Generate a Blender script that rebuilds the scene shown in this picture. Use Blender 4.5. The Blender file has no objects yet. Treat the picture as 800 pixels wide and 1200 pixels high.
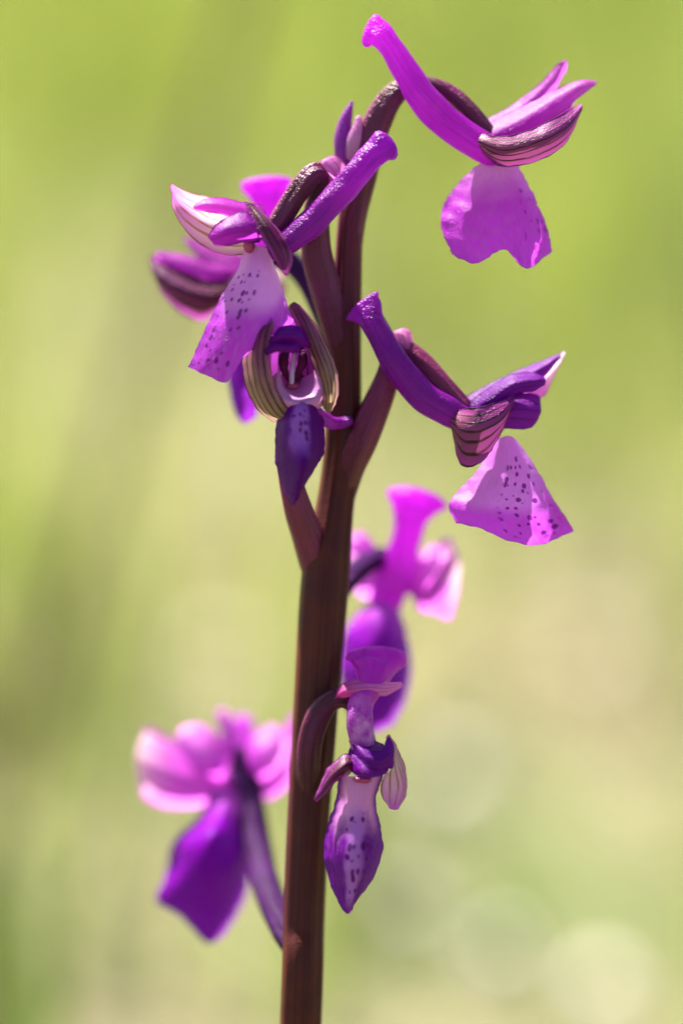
import bpy, math, random
import numpy as np
from mathutils import Vector, noise

random.seed(7)
rng = np.random.default_rng(7)
sc = bpy.context.scene
col = sc.collection
R = math.radians

# ------------------------------------------------------------------ camera
PITCH = R(15.0)
LENS, SENS_H = 137.0, 36.0
FRAME_H = 0.0975                       # metres covered by the frame height at the plant
S = FRAME_H / 1200.0                   # metres per photograph pixel at the plant
DIST = FRAME_H * LENS / SENS_H
C0 = Vector((0.0, 0.0, 0.155))         # point of the plant at the middle of the frame
FWD = Vector((0.0, math.cos(PITCH), -math.sin(PITCH)))
UP = Vector((0.0, math.sin(PITCH), math.cos(PITCH)))
RIGHT = Vector((1.0, 0.0, 0.0))
cam_d = bpy.data.cameras.new('camera')
cam = bpy.data.objects.new('camera', cam_d)
col.objects.link(cam)
cam.location = C0 - FWD * DIST
cam.rotation_euler = (R(90) - PITCH, 0, 0)
cam_d.sensor_fit = 'VERTICAL'
cam_d.sensor_height = SENS_H
cam_d.sensor_width = 24.0
cam_d.lens = LENS
cam_d.clip_start = 0.01
cam_d.clip_end = 2000.0
cam_d.dof.use_dof = True
cam_d.dof.focus_distance = DIST - 58 * S
cam_d.dof.aperture_fstop = 5.6
sc.camera = cam

# ------------------------------------------------------------------ sky and sun
SUN_TO = Vector((-0.33, 0.48, 0.81)).normalized()       # direction towards the sun
world = bpy.data.worlds.new('World')
sc.world = world
world.use_nodes = True
wn = world.node_tree.nodes
sky = wn.new('ShaderNodeTexSky')
sky.sky_type = 'NISHITA'
sky.sun_disc = False
sky.sun_elevation = math.asin(SUN_TO.z)
sky.sun_rotation = math.atan2(SUN_TO.x, SUN_TO.y)
wn['Background'].inputs['Strength'].default_value = 0.05
world.node_tree.links.new(sky.outputs[0], wn['Background'].inputs['Color'])
sun_d = bpy.data.lights.new('sun', 'SUN')
sun_d.energy = 5.0
sun_d.angle = R(0.53)
sun_d.color = (1.0, 0.95, 0.86)
sun = bpy.data.objects.new('sun', sun_d)
col.objects.link(sun)
sun.location = (0, 0, 3)
sun.rotation_euler = SUN_TO.to_track_quat('Z', 'Y').to_euler()
vs = sc.view_settings
vs.view_transform = 'Standard'
vs.look = 'None'
vs.exposure = 2.1
vs.gamma = 1.0
vs.use_curve_mapping = False
sc.render.engine = 'CYCLES'
cy = sc.cycles
cy.use_denoising = True
cy.denoising_input_passes = 'RGB_ALBEDO'
cy.denoising_prefilter = 'ACCURATE'
cy.max_bounces = 10
cy.diffuse_bounces = 5
cy.transmission_bounces = 6
cy.sample_clamp_indirect = 6.0


# ------------------------------------------------------------------ helpers
DEEPER = 1.0                           # stretches the depth of the flowers behind the stem


def P(u, v, w=0.0):
    """photograph pixel (u, v) at depth w pixels behind the plant's plane -> world point"""
    if DEEPER != 1.0:
        w = 8 + (w - 8) * DEEPER
    k = (DIST + w * S) / DIST
    return C0 + RIGHT * ((u - 400) * S * k) + UP * ((600 - v) * S * k) + FWD * (w * S)


def ground_z(x, y):
    return 0.010 * np.sin(x * 5.1 + 1.0) * np.sin(y * 4.3) + 0.006 * np.sin(x * 13.0 + y * 9.0)


def ground_at(u, v):
    d = FWD * DIST + RIGHT * ((u - 400) * S) + UP * ((600 - v) * S)
    o = cam.location
    z = 0.0
    for _ in range(30):                # meet the uneven ground
        p = o + d * ((z - o.z) / d.z)
        z = 0.5 * z + 0.5 * float(ground_z(p.x, p.y))
    return p


def cr(pts, n):
    """Catmull-Rom resample of rows (m, k) to n rows"""
    p = np.asarray(pts, float)
    m = len(p)
    if m == 2:
        t = np.linspace(0, 1, n)[:, None]
        return p[0] * (1 - t) + p[1] * t
    e = np.vstack([2 * p[0] - p[1], p, 2 * p[-1] - p[-2]])
    t = np.linspace(0, m - 1 - 1e-9, n)
    i = t.astype(int)
    f = (t - i)[:, None]
    a, b, c, d = e[i], e[i + 1], e[i + 2], e[i + 3]
    return 0.5 * (2 * b + (c - a) * f + (2 * a - 5 * b + 4 * c - d) * f ** 2 + (3 * b - a - 3 * c + d) * f ** 3)


class MB:
    """collects world-space geometry for one mesh object"""
    def __init__(self):
        self.v, self.f, self.uv, self.mi = [], [], [], []

    def grid(self, G, U, V, close=False, mi=0):
        n, m = len(G), len(G[0])
        b = len(self.v)
        for i in range(n):
            for j in range(m):
                self.v.append(Vector(G[i][j]))
        for i in range(n - 1):
            for j in range(m if close else m - 1):
                j2 = (j + 1) % m
                self.f.append((b + i * m + j, b + i * m + j2, b + (i + 1) * m + j2, b + (i + 1) * m + j))
                u0, u1 = U[j], (1.0 if close and j2 == 0 else U[j2])
                self.uv.append(((u0, V[i]), (u1, V[i]), (u1, V[i + 1]), (u0, V[i + 1])))
                self.mi.append(mi)
        return b

    def tube(self, st, n=40, seg=20, wob=0.0, mi=0, seed=0, rib=0.0, ribs=6, twist=0.0):
        """stations (u, v, w, r[, rw]) along a rounded, tapering body with rounded ends"""
        st = [s if len(s) == 5 else (*s, s[3]) for s in st]
        q = cr(st, n)
        c = [P(*x[:3]) for x in q]
        G = []
        for i in range(n):
            t = (c[min(i + 1, n - 1)] - c[max(i - 1, 0)]).normalized()
            nn = t.cross(FWD)
            if nn.length < 0.15:
                nn = t.cross(UP)
            nn.normalize()
            bb = t.cross(nn).normalized()
            ru, rw = max(q[i][3], 0.3) * S, max(q[i][4], 0.3) * S
            row = []
            for j in range(seg):
                a = 2 * math.pi * j / seg
                d = 1.0
                if wob:
                    d += wob * noise.noise(Vector((math.cos(a) * 1.3 + seed * 7.1, math.sin(a) * 1.3, i * 9.0 / n)))
                if rib:
                    d += rib * math.cos(ribs * a + twist * i / n)
                row.append(c[i] + nn * (math.cos(a) * ru * d) + bb * (math.sin(a) * rw * d))
            G.append(row)
        # rounded ends: three shrinking rings
        t0 = (c[0] - c[1]).normalized()
        t1 = (c[-1] - c[-2]).normalized()
        def cap(row, ce, t, r):
            out = []
            for a in (28, 55, 78, 89.5):
                k, h = math.cos(R(a)), math.sin(R(a))
                out.append([ce + (p - ce) * k + t * (r * h) for p in row])
            return out
        r0 = min(q[0][3], q[0][4]) * S
        r1 = min(q[-1][3], q[-1][4]) * S
        G = cap(G[0], c[0], t0, r0)[::-1] + G + cap(G[-1], c[-1], t1, r1)
        U = [j / seg for j in range(seg)]
        V = [i / (len(G) - 1) for i in range(len(G))]
        self.grid(G, U, V, close=True, mi=mi)
        return self

    def sheet(self, rows, n=30, m=22, ruf=1.2, fr=0.05, rim=0.3, seed=0, mi=0):
        """a petal: rows from its base to its tip, each row from one margin to the other"""
        k = len(rows[0])
        L = np.array([[list(p) for p in r] for r in rows], float)
        A = cr(L.reshape(len(rows), -1), n).reshape(n, k, 3)
        Q = np.stack([cr(A[i], m) for i in range(n)])
        G = []
        for i in range(n):
            row = []
            for j in range(m):
                u, v, w = Q[i, j]
                e = abs(2 * j / (m - 1) - 1) ** 2
                e = max(e, (i / (n - 1)) ** 4)
                nz = noise.noise(Vector((u * fr + seed * 3.7, v * fr, seed * 1.3)))
                n2 = noise.noise(Vector((u * fr * 3.1, v * fr * 3.1 + seed * 5.1, 4.2)))
                n3 = noise.noise(Vector((u * fr * 2.3, v * fr * 2.3, 9.2 + seed)))
                w += ruf * (1.2 + 2.2 * e) * nz + ruf * 0.8 * e * n2
                u += ruf * 0.9 * e * n2
                v += ruf * 0.9 * e * n3
                row.append(P(u, v, w))
            G.append(row)
        U = [j / (m - 1) for j in range(m)]
        V = [i / (n - 1) for i in range(n)]
        self.grid(G, U, V, mi=mi)
        # a thin rounded margin gives the petal its thickness at the edge
        loop = [(i, 0) for i in range(n)] + [(n - 1, j) for j in range(1, m)] + \
               [(i, m - 1) for i in range(n - 2, -1, -1)] + [(0, j) for j in range(m - 2, 0, -1)]
        rr = rim * S
        H, nl = [], len(loop)
        for x, (i, j) in enumerate(loop):
            c = G[i][j]
            a, b2 = loop[x - 1], loop[(x + 1) % nl]
            t = G[b2[0]][b2[1]] - G[a[0]][a[1]]
            t = t.normalized() if t.length > 1e-9 else RIGHT
            nn = t.cross(FWD)
            nn = nn.normalized() if nn.length > 0.1 else t.cross(UP).normalized()
            bb = t.cross(nn)
            H.append([c + nn * (math.cos(q) * rr) + bb * (math.sin(q) * rr) for q in (0, 1.047, 2.094, 3.142, 4.189, 5.236)])
        H.append(H[0])
        uvl = [(U[j], V[i]) for (i, j) in loop]
        uvl.append(uvl[0])
        b = len(self.v)
        for r in H:
            self.v.extend(r)
        for x in range(nl):
            for j in range(6):
                j2 = (j + 1) % 6
                self.f.append((b + x * 6 + j, b + x * 6 + j2, b + (x + 1) * 6 + j2, b + (x + 1) * 6 + j))
                self.uv.append((uvl[x], uvl[x], uvl[x + 1], uvl[x + 1]))
                self.mi.append(mi)
        return self

    def blob(self, c, r, rw=None, n=14, m=18, mi=0, lump=0.0, seed=0):
        """a small rounded body, radii (ru, rv, rw) in pixels"""
        ru, rv, rw = r
        G = []
        for i in range(n):
            th = math.pi * (i + 0.02) / (n - 0.96)
            row = []
            for j in range(m):
                ph = 2 * math.pi * j / m
                x, y, z = math.sin(th) * math.cos(ph), math.cos(th), math.sin(th) * math.sin(ph)
                k = 1 + lump * noise.noise(Vector((x * 2 + seed, y * 2, z * 2)))
                row.append(P(c[0] + ru * x * k, c[1] + rv * y * k, c[2] + rw * z * k))
            G.append(row)
        self.grid(G, [j / m for j in range(m)], [i / (n - 1) for i in range(n)], close=True, mi=mi)
        return self

    def build(self, name, mats, parent=None, origin=None, sub=0):
        if not isinstance(mats, (list, tuple)):
            mats = [mats]
        if origin is None:
            lo = Vector((min(p[i] for p in self.v) for i in range(3)))
            hi = Vector((max(p[i] for p in self.v) for i in range(3)))
            origin = (lo + hi) / 2
        me = bpy.data.meshes.new(name)
        me.from_pydata([tuple(p - origin) for p in self.v], [], self.f)
        uvl = me.uv_layers.new(name='UVMap')
        uvl.data.foreach_set('uv', [c for f in self.uv for p in f for c in p])
        for m in mats:
            me.materials.append(m)
        me.polygons.foreach_set('material_index', self.mi)
        me.polygons.foreach_set('use_smooth', [True] * len(self.f))
        me.update()
        o = bpy.data.objects.new(name, me)
        col.objects.link(o)
        o['wo'] = tuple(origin)
        if parent is not None:
            o.parent = parent
            o.location = origin - Vector(parent['wo'])
        else:
            o.location = origin
        return o


def tag(o, label=None, cat=None, group=None, kind=None):
    for k, v in (('label', label), ('category', cat), ('group', group), ('kind', kind)):
        if v:
            o[k] = v
    return o


# ------------------------------------------------------------------ materials
class NT:
    def __init__(self, name):
        self.m = bpy.data.materials.new(name)
        self.m.use_nodes = True
        self.t = self.m.node_tree
        self.n = self.t.nodes
        self.n.clear()
        self.out = self.n.new('ShaderNodeOutputMaterial')

    def node(self, typ, **kw):
        x = self.n.new(typ)
        for k, v in kw.items():
            setattr(x, k, v)
        return x

    def link(self, a, b):
        self.t.links.new(a, b)

    def val(self, s, x):
        if isinstance(x, (int, float)):
            s.default_value = x
        elif isinstance(x, (tuple, list)):
            s.default_value = tuple(x) + (1.0,) if len(x) == 3 and s.type == 'RGBA' else tuple(x)
        else:
            self.link(x, s)

    def math(self, op, a, b=0.0, c=0.0, clamp=False):
        x = self.node('ShaderNodeMath', operation=op, use_clamp=clamp)
        for s, y in zip(x.inputs, (a, b, c)):
            self.val(s, y)
        return x.outputs[0]

    def mix(self, f, a, b):
        x = self.node('ShaderNodeMix', data_type='RGBA')
        self.val(x.inputs[0], f)
        self.val(x.inputs[6], a)
        self.val(x.inputs[7], b)
        return x.outputs[2]

    def smooth(self, v, lo, hi, a=0.0, b=1.0):
        x = self.node('ShaderNodeMapRange', interpolation_type='SMOOTHSTEP')
        for s, y in zip(x.inputs, (v, lo, hi, a, b)):
            self.val(s, y)
        return x.outputs[0]

    def noise(self, vec, scale, detail=3.0, rough=0.5, dim='3D'):
        x = self.node('ShaderNodeTexNoise', noise_dimensions=dim)
        if vec is not None:
            self.link(vec, x.inputs['Vector'])
        x.inputs['Scale'].default_value = scale
        x.inputs['Detail'].default_value = detail
        x.inputs['Roughness'].default_value = rough
        return x.outputs[0]

    def finish(self, colour, rough=0.4, spec=0.5, trans=0.0, tcol=None, sss=0.0, bump=None, bump_d=0.0001, bump_s=0.5, coat=0.0, tgam=1.0, refl=1.0, sparkle=0.0):
        p = self.node('ShaderNodeBsdfPrincipled')
        if refl != 1.0:
            hs = self.node('ShaderNodeHueSaturation')
            hs.inputs['Value'].default_value = refl
            hs.inputs['Saturation'].default_value = 1.06
            self.val(hs.inputs['Color'], colour)
            self.link(hs.outputs[0], p.inputs['Base Color'])
        else:
            self.val(p.inputs['Base Color'], colour)
        self.val(p.inputs['Roughness'], rough)
        p.inputs['Specular IOR Level'].default_value = spec
        p.inputs['Coat Weight'].default_value = coat
        if sss:
            p.inputs['Subsurface Weight'].default_value = sss
            p.inputs['Subsurface Radius'].default_value = (1.0, 0.35, 0.8)
            p.inputs['Subsurface Scale'].default_value = 0.0012
        if bump is not None:
            b = self.node('ShaderNodeBump')
            b.inputs['Strength'].default_value = bump_s
            b.inputs['Distance'].default_value = bump_d
            self.link(bump, b.inputs['Height'])
            self.link(b.outputs[0], p.inputs['Normal'])
        if sparkle and bump is not None:
            cb = self.node('ShaderNodeBump')
            cb.inputs['Strength'].default_value = 1.0
            cb.inputs['Distance'].default_value = 0.0002
            self.link(bump, cb.inputs['Height'])
            self.link(cb.outputs[0], p.inputs['Coat Normal'])
            p.inputs['Coat Weight'].default_value = sparkle
            p.inputs['Coat Roughness'].default_value = 0.24
        sh = p.outputs[0]
        if trans:
            t = self.node('ShaderNodeBsdfTranslucent')
            gm_ = self.node('ShaderNodeHueSaturation')
            self.val(gm_.inputs['Color'], tcol if tcol is not None else colour)
            gm_.inputs['Value'].default_value = tgam
            gm_.inputs['Saturation'].default_value = 0.97 if tgam > 1 else 1.0
            self.link(gm_.outputs[0], t.inputs['Color'])

            mx = self.node('ShaderNodeMixShader')
            mx.inputs[0].default_value = trans
            self.link(sh, mx.inputs[1])
            self.link(t.outputs[0], mx.inputs[2])
            sh = mx.outputs[0]
        self.link(sh, self.out.inputs['Surface'])
        return self.m


def papillae(M, oc, scale=6500.0):
    """the sugary cell texture of a petal"""
    v = M.node('ShaderNodeTexVoronoi', feature='SMOOTH_F1')
    M.link(oc, v.inputs['Vector'])
    v.inputs['Scale'].default_value = scale
    inv = M.math('SUBTRACT', 1.0, v.outputs[0])
    return M.math('ADD', inv, M.math('MULTIPLY', M.noise(oc, 900.0, 3.0), 0.7))


def petal_mat(name, base, tip, edge=None, vein=None, spots=None, pale_mid=None, trans=0.5, rough=0.48, spec=0.22,
              y0=0.0, y1=1.0, bump=0.45, refl=0.56, sparkle=0.12):
    """base/tip: colour along the petal; vein: (count, colour, strength); spots: (cx, half width, y0, y1, colour);
    pale_mid: (colour, half width, y0, y1)"""
    M = NT(name)
    tc = M.node('ShaderNodeTexCoord')
    oc = tc.outputs['Object']
    uvs = M.node('ShaderNodeSeparateXYZ')
    M.link(tc.outputs['UV'], uvs.inputs[0])
    x, y = uvs.outputs[0], uvs.outputs[1]
    n1 = M.noise(oc, 420.0, 4.0, 0.55)
    yy = M.math('ADD', y, M.math('MULTIPLY', M.math('SUBTRACT', n1, 0.5), 0.35))
    c = M.mix(M.smooth(yy, y0, y1), base, tip)
    ed = M.math('ABSOLUTE', M.math('SUBTRACT', M.math('MULTIPLY', x, 2.0), 1.0))
    if pale_mid:
        pc, hw, a, b = pale_mid
        f = M.smooth(M.math('ADD', ed, M.math('MULTIPLY', M.math('SUBTRACT', n1, 0.5), 0.4)), hw, hw * 0.35)
        f = M.math('MULTIPLY', f, M.smooth(y, b + 0.08, b - 0.12))
        f = M.math('MULTIPLY', f, M.smooth(y, a - 0.1, a + 0.1))
        c = M.mix(f, c, pc)
    if edge:
        c = M.mix(M.smooth(ed, 0.62, 1.0), c, edge)
    # faint cell-row grain along the petal
    g = M.node('ShaderNodeCombineXYZ')
    M.link(M.math('MULTIPLY', x, 42.0), g.inputs[0])
    M.link(M.math('MULTIPLY', y, 9.0), g.inputs[1])
    gr = M.noise(g.outputs[0], 1.0, 3.0, 0.6, '2D')
    c = M.mix(M.smooth(gr, 0.35, 0.75, 0.0, 0.28), c, tuple(k * 0.55 for k in base))
    if vein:
        nv, vc, vstr = vein
        wob = M.noise(oc, 260.0, 2.0)
        ph = M.math('ADD', M.math('MULTIPLY', x, float(nv)), M.math('MULTIPLY', wob, 0.9))
        d = M.math('ABSOLUTE', M.math('SUBTRACT', M.math('FRACT', ph), 0.5))
        f = M.smooth(d, 0.20, 0.07)
        f = M.math('MULTIPLY', f, M.smooth(M.noise(oc, 500.0, 2.0), 0.25, 0.55, 0.55, 1.0))
        f = M.math('MULTIPLY', f, M.smooth(y, 1.02, 0.8))
        c = M.mix(M.math('MULTIPLY', f, vstr), c, vc)
    if spots:
        cx, hw, a, b, scol, sx, sy = spots
        q = M.node('ShaderNodeCombineXYZ')
        dn = M.math('MULTIPLY', M.math('SUBTRACT', M.noise(oc, 900.0, 1.0), 0.5), 0.45)
        M.link(M.math('ADD', M.math('MULTIPLY', x, sx), dn), q.inputs[0])
        M.link(M.math('ADD', M.math('MULTIPLY', y, sy), dn), q.inputs[1])
        v = M.node('ShaderNodeTexVoronoi', voronoi_dimensions='2D')
        M.link(q.outputs[0], v.inputs['Vector'])
        v.inputs['Scale'].default_value = 1.0
        v.inputs['Randomness'].default_value = 0.75
        vc2 = M.node('ShaderNodeSeparateColor')
        M.link(v.outputs['Color'], vc2.inputs[0])
        thr = M.math('MULTIPLY_ADD', vc2.outputs[0], 0.28, 0.08)
        f = M.smooth(M.math('SUBTRACT', v.outputs['Distance'], thr), 0.10, -0.07)
        reg = M.smooth(M.math('ABSOLUTE', M.math('SUBTRACT', x, cx)), hw, hw * 0.75)
        reg = M.math('MULTIPLY', reg, M.smooth(y, a, a + 0.06))
        reg = M.math('MULTIPLY', reg, M.smooth(y, b, b - 0.06))
        reg = M.math('MULTIPLY', reg, M.math('GREATER_THAN', vc2.outputs[1], 0.22))
        c = M.mix(M.math('MULTIPLY', M.math('MULTIPLY', f, reg), 0.92), c, scol)
    return M.finish(c, rough=rough, spec=spec, trans=trans, bump=papillae(M, oc), bump_d=0.00008, bump_s=bump, tgam=1.35, refl=refl, sparkle=sparkle)


def body_mat(name, a, b, scale=300.0, rough=0.4, spec=0.5, trans=0.0, sss=0.0, along=None, stripes=0.0, bump_s=0.8):
    """stems, spurs and stalks: two tones, lengthwise streaks"""
    M = NT(name)
    tc = M.node('ShaderNodeTexCoord')
    oc = tc.outputs['Object']
    uvs = M.node('ShaderNodeSeparateXYZ')
    M.link(tc.outputs['UV'], uvs.inputs[0])
    n1 = M.noise(oc, scale, 4.0, 0.6)
    c = M.mix(M.smooth(n1, 0.35, 0.68), a, b)
    if along:
        colr, y0, y1 = along
        c = M.mix(M.smooth(M.math('ADD', uvs.outputs[1], M.math('MULTIPLY', n1, 0.1)), y0, y1), c, colr)
    g = M.node('ShaderNodeCombineXYZ')
    M.link(M.math('MULTIPLY', uvs.outputs[0], 26.0), g.inputs[0])
    M.link(M.math('MULTIPLY', uvs.outputs[1], 2.5), g.inputs[1])
    st = M.noise(g.outputs[0], 1.0, 3.0, 0.6, '2D')
    if stripes:
        c = M.mix(M.smooth(st, 0.42, 0.7, 0.0, stripes), c, tuple(k * 0.4 for k in a))
    h = M.math('ADD', papillae(M, oc, 4800.0), M.math('MULTIPLY', st, 1.2))
    return M.finish(c, rough=rough, spec=spec, trans=trans, sss=sss, bump=h, bump_d=0.0001, bump_s=bump_s, tgam=1.4, refl=0.7 if trans else 1.0, sparkle=0.22 if trans or name == 'ovary_maroon' else 0.0)


VIO = (0.42, 0.022, 0.50)
MAG = (0.52, 0.032, 0.55)
DEEP = (0.16, 0.006, 0.25)
PINK = (0.62, 0.10, 0.62)
PALE = (0.84, 0.48, 0.80)
CREAM = (0.84, 0.66, 0.62)
SPOT = (0.13, 0.002, 0.18)

m_lip = petal_mat('lip_bright', (0.66, 0.22, 0.74), (0.50, 0.035, 0.62), trans=0.6, y0=0.0, y1=0.5, bump=0.3, refl=0.85,
                  spots=(0.86, 0.16, 0.3, 0.95, (0.26, 0.006, 0.32), 15.0, 10.0))
m_lip_spot = petal_mat('lip_spotted', (0.68, 0.23, 0.78), (0.55, 0.045, 0.66), pale_mid=((0.64, 0.18, 0.76), 1.1, 0.0, 0.7), trans=0.55, y0=0.1, y1=0.7, bump=0.3, refl=0.85,
                  spots=(0.72, 0.26, 0.12, 0.97, SPOT, 13.0, 13.0))
m_lip_side = petal_mat('lip_side', (0.80, 0.42, 0.80), (0.48, 0.040, 0.62), pale_mid=((0.68, 0.26, 0.78), 0.95, 0.0, 0.6), trans=0.5, y0=0.1, y1=0.7, bump=0.3, refl=0.8,
                       spots=(0.26, 0.26, 0.22, 0.97, SPOT, 12.0, 15.0))
m_lip_dark = petal_mat('lip_dark', (0.74, 0.30, 0.66), (0.15, 0.002, 0.28), edge=(0.15, 0.002, 0.28), pale_mid=((0.48, 0.18, 0.64), 0.36, 0.3, 0.93),
                       trans=0.34, spec=0.06, sparkle=0.03, refl=0.75, y0=0.22, y1=0.5, spots=(0.5, 0.24, 0.26, 0.94, (0.08, 0.002, 0.14), 9.0, 13.0))
m_lip_deep = petal_mat('lip_deep', (0.14, 0.002, 0.23), (0.12, 0.002, 0.20), pale_mid=((0.46, 0.16, 0.64), 0.5, 0.0, 0.5),
                       trans=0.3, spec=0.06, sparkle=0.03, refl=0.8, y0=0.0, y1=0.6, spots=(0.5, 0.2, 0.04, 0.44, (0.07, 0.002, 0.13), 11.0, 14.0))
m_lip_plain = petal_mat('lip_plain', (0.48, 0.10, 0.58), (0.20, 0.003, 0.36), trans=0.4, spec=0.05, sparkle=0.0, refl=0.85, y0=0.0, y1=0.35)
m_petal = petal_mat('petal_violet', VIO, (0.46, 0.025, 0.54), vein=(3, (0.20, 0.006, 0.26), 0.5), trans=0.45)
m_petal_dark = petal_mat('petal_deep', DEEP, (0.19, 0.008, 0.30), vein=(4, (0.08, 0.002, 0.13), 0.6), trans=0.36, spec=0.1, refl=0.8)
m_petal_pink = petal_mat('petal_pink', MAG, PINK, vein=(3, (0.46, 0.02, 0.48), 0.5), trans=0.5)
m_petal_lit = petal_mat('petal_lit', (0.62, 0.07, 0.64), (0.80, 0.30, 0.76), vein=(3, (0.50, 0.03, 0.50), 0.3), trans=0.5, refl=0.95)  # lighter copy of the pink petal, sunlight put into its colour
m_sepal_pale = petal_mat('sepal_pale', CREAM, PINK, edge=(0.70, 0.22, 0.62), vein=(5, (0.30, 0.13, 0.05), 0.85), trans=0.5, y0=0.1, y1=0.95)
m_sepal = petal_mat('sepal_striped', (0.26, 0.06, 0.15), (0.26, 0.016, 0.22), edge=(0.36, 0.05, 0.30), vein=(6, (0.040, 0.006, 0.010), 1.0), trans=0.16, refl=0.8)
m_sepal_olive = petal_mat('sepal_olive', (0.52, 0.34, 0.21), (0.30, 0.04, 0.18), edge=(0.56, 0.22, 0.32), vein=(5, (0.030, 0.010, 0.004), 1.0), trans=0.3, y0=0.1, y1=0.8)
m_sepal_maroon = petal_mat('sepal_maroon', (0.16, 0.02, 0.07), (0.26, 0.02, 0.22), edge=PINK, vein=(4, (0.04, 0.004, 0.012), 0.9), trans=0.25)
m_sepal_blend = petal_mat('sepal_blend', (0.62, 0.09, 0.64), CREAM, edge=(0.66, 0.16, 0.66), vein=(4, (0.36, 0.06, 0.28), 0.5), trans=0.5, refl=0.9, y0=0.35, y1=0.9)
m_spur = body_mat('spur_violet', (0.54, 0.045, 0.60), (0.60, 0.075, 0.65), rough=0.4, spec=0.3, trans=0.62, sss=0.3, stripes=0.3)
m_spur_dark = body_mat('spur_deep', (0.34, 0.012, 0.44), (0.42, 0.018, 0.48), rough=0.4, spec=0.3, trans=0.5, sss=0.3, stripes=0.4)
m_spur_pale = body_mat('spur_glints', (0.54, 0.06, 0.60), (0.84, 0.42, 0.80), scale=900.0, rough=0.36, spec=0.4, trans=0.5, sss=0.3, stripes=0.2, along=((0.66, 0.05, 0.68), 0.35, 0.6))  # pale speckle paints the sunlit sparkles on the spur's neck
m_ovary = body_mat('ovary_maroon', (0.10, 0.008, 0.030), (0.15, 0.008, 0.080), rough=0.4, spec=0.22, sss=0.25, stripes=0.5)
m_ovary_low = body_mat('ovary_dark', (0.060, 0.007, 0.016), (0.10, 0.007, 0.050), rough=0.4, spec=0.22, sss=0.25, stripes=0.5)
m_ovary_violet = body_mat('ovary_violet', (0.030, 0.002, 0.045), (0.045, 0.003, 0.070), rough=0.6, spec=0.08, stripes=0.5)
m_stem = body_mat('stem_brown', (0.086, 0.015, 0.008), (0.062, 0.008, 0.011), scale=220.0, rough=0.5, spec=0.18, sss=0.2, stripes=0.55, bump_s=0.35, along=((0.13, 0.012, 0.045), 0.72, 1.0))
m_stem_top = body_mat('stalk_maroon', (0.20, 0.013, 0.090), (0.14, 0.015, 0.045), scale=200.0, rough=0.4, spec=0.3, sss=0.3, stripes=0.4, along=((0.085, 0.017, 0.012), 0.55, 0.15))
m_bract = petal_mat('bract_pink', (0.46, 0.045, 0.24), (0.78, 0.28, 0.66), vein=(4, (0.30, 0.02, 0.16), 0.4), trans=0.55, refl=0.9, y1=0.6)  # tip colour lightened to carry sunlight on the bract
m_column = body_mat('column_pink', (0.66, 0.30, 0.56), (0.74, 0.42, 0.66), rough=0.3, sss=0.4)
m_anther = body_mat('anther_dark', (0.07, 0.004, 0.05), (0.10, 0.004, 0.05), rough=0.4, spec=0.1)
m_stigma = body_mat('stigma_red', (0.24, 0.006, 0.07), (0.32, 0.010, 0.11), rough=0.2, spec=0.7, sss=0.3)
m_throat = petal_mat('throat_pale', (0.72, 0.34, 0.64), (0.66, 0.28, 0.62), trans=0.3, rough=0.4, refl=0.75)
m_cavity = petal_mat('cavity_magenta', (0.62, 0.14, 0.52), (0.70, 0.28, 0.64), trans=0.25, rough=0.25, refl=1.0)
m_lining = petal_mat('hood_lining', (0.50, 0.05, 0.54), (0.24, 0.008, 0.34), vein=(7, (0.08, 0.006, 0.05), 0.8), trans=0.35, spec=0.3)
m_bud = body_mat('bud_violet', (0.30, 0.010, 0.38), (0.38, 0.02, 0.44), rough=0.35, sss=0.5, trans=0.3, stripes=0.3)
m_bud_pale = body_mat('bud_pale', (0.70, 0.24, 0.58), (0.76, 0.42, 0.64), rough=0.3, sss=0.5, trans=0.35)

# ------------------------------------------------------------------ ground and meadow
def grass_mat(name, a, b, c3, trans):
    M = NT(name)
    tc = M.node('ShaderNodeTexCoord')
    oc = tc.outputs['Object']
    c = M.mix(M.smooth(M.noise(oc, 21.0, 2.0), 0.38, 0.62), a, b)
    c = M.mix(M.smooth(M.noise(oc, 160.0, 2.0), 0.45, 0.75), c, c3)
    return M.finish(c, rough=0.45, spec=0.4, trans=trans)


def ground_mat():
    M = NT('meadow_soil')
    tc = M.node('ShaderNodeTexCoord')
    oc = tc.outputs['Object']
    c = M.mix(M.smooth(M.noise(oc, 5.0, 5.0, 0.6), 0.4, 0.6), (0.13, 0.11, 0.06), (0.07, 0.09, 0.025))
    c = M.mix(M.smooth(M.noise(oc, 60.0, 4.0, 0.6), 0.45, 0.7), c, (0.20, 0.17, 0.10))
    return M.finish(c, rough=0.9, spec=0.2, bump=M.noise(oc, 40.0, 5.0), bump_d=0.01, bump_s=0.6)


m_ground = ground_mat()
gm = bpy.data.meshes.new('ground')
N = 120
xs = np.sign(np.linspace(-1, 1, N)) * np.abs(np.linspace(-1, 1, N)) ** 5 * 900 + np.linspace(-1, 1, N) * 3
gx, gy = np.meshgrid(xs, xs + 1.0)
gz = ground_z(gx, gy) * (np.hypot(gx, gy) < 8)
gm.from_pydata(np.stack([gx, gy, gz], -1).reshape(-1, 3).tolist(), [],
               [(i * N + j, i * N + j + 1, (i + 1) * N + j + 1, (i + 1) * N + j) for i in range(N - 1) for j in range(N - 1)])
gm.materials.append(m_ground)
gm.polygons.foreach_set('use_smooth', [True] * len(gm.polygons))
ground = bpy.data.objects.new('ground', gm)
col.objects.link(ground)
tag(ground, kind='structure')
ground['label'] = 'sandy meadow soil under the short grass'


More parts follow.
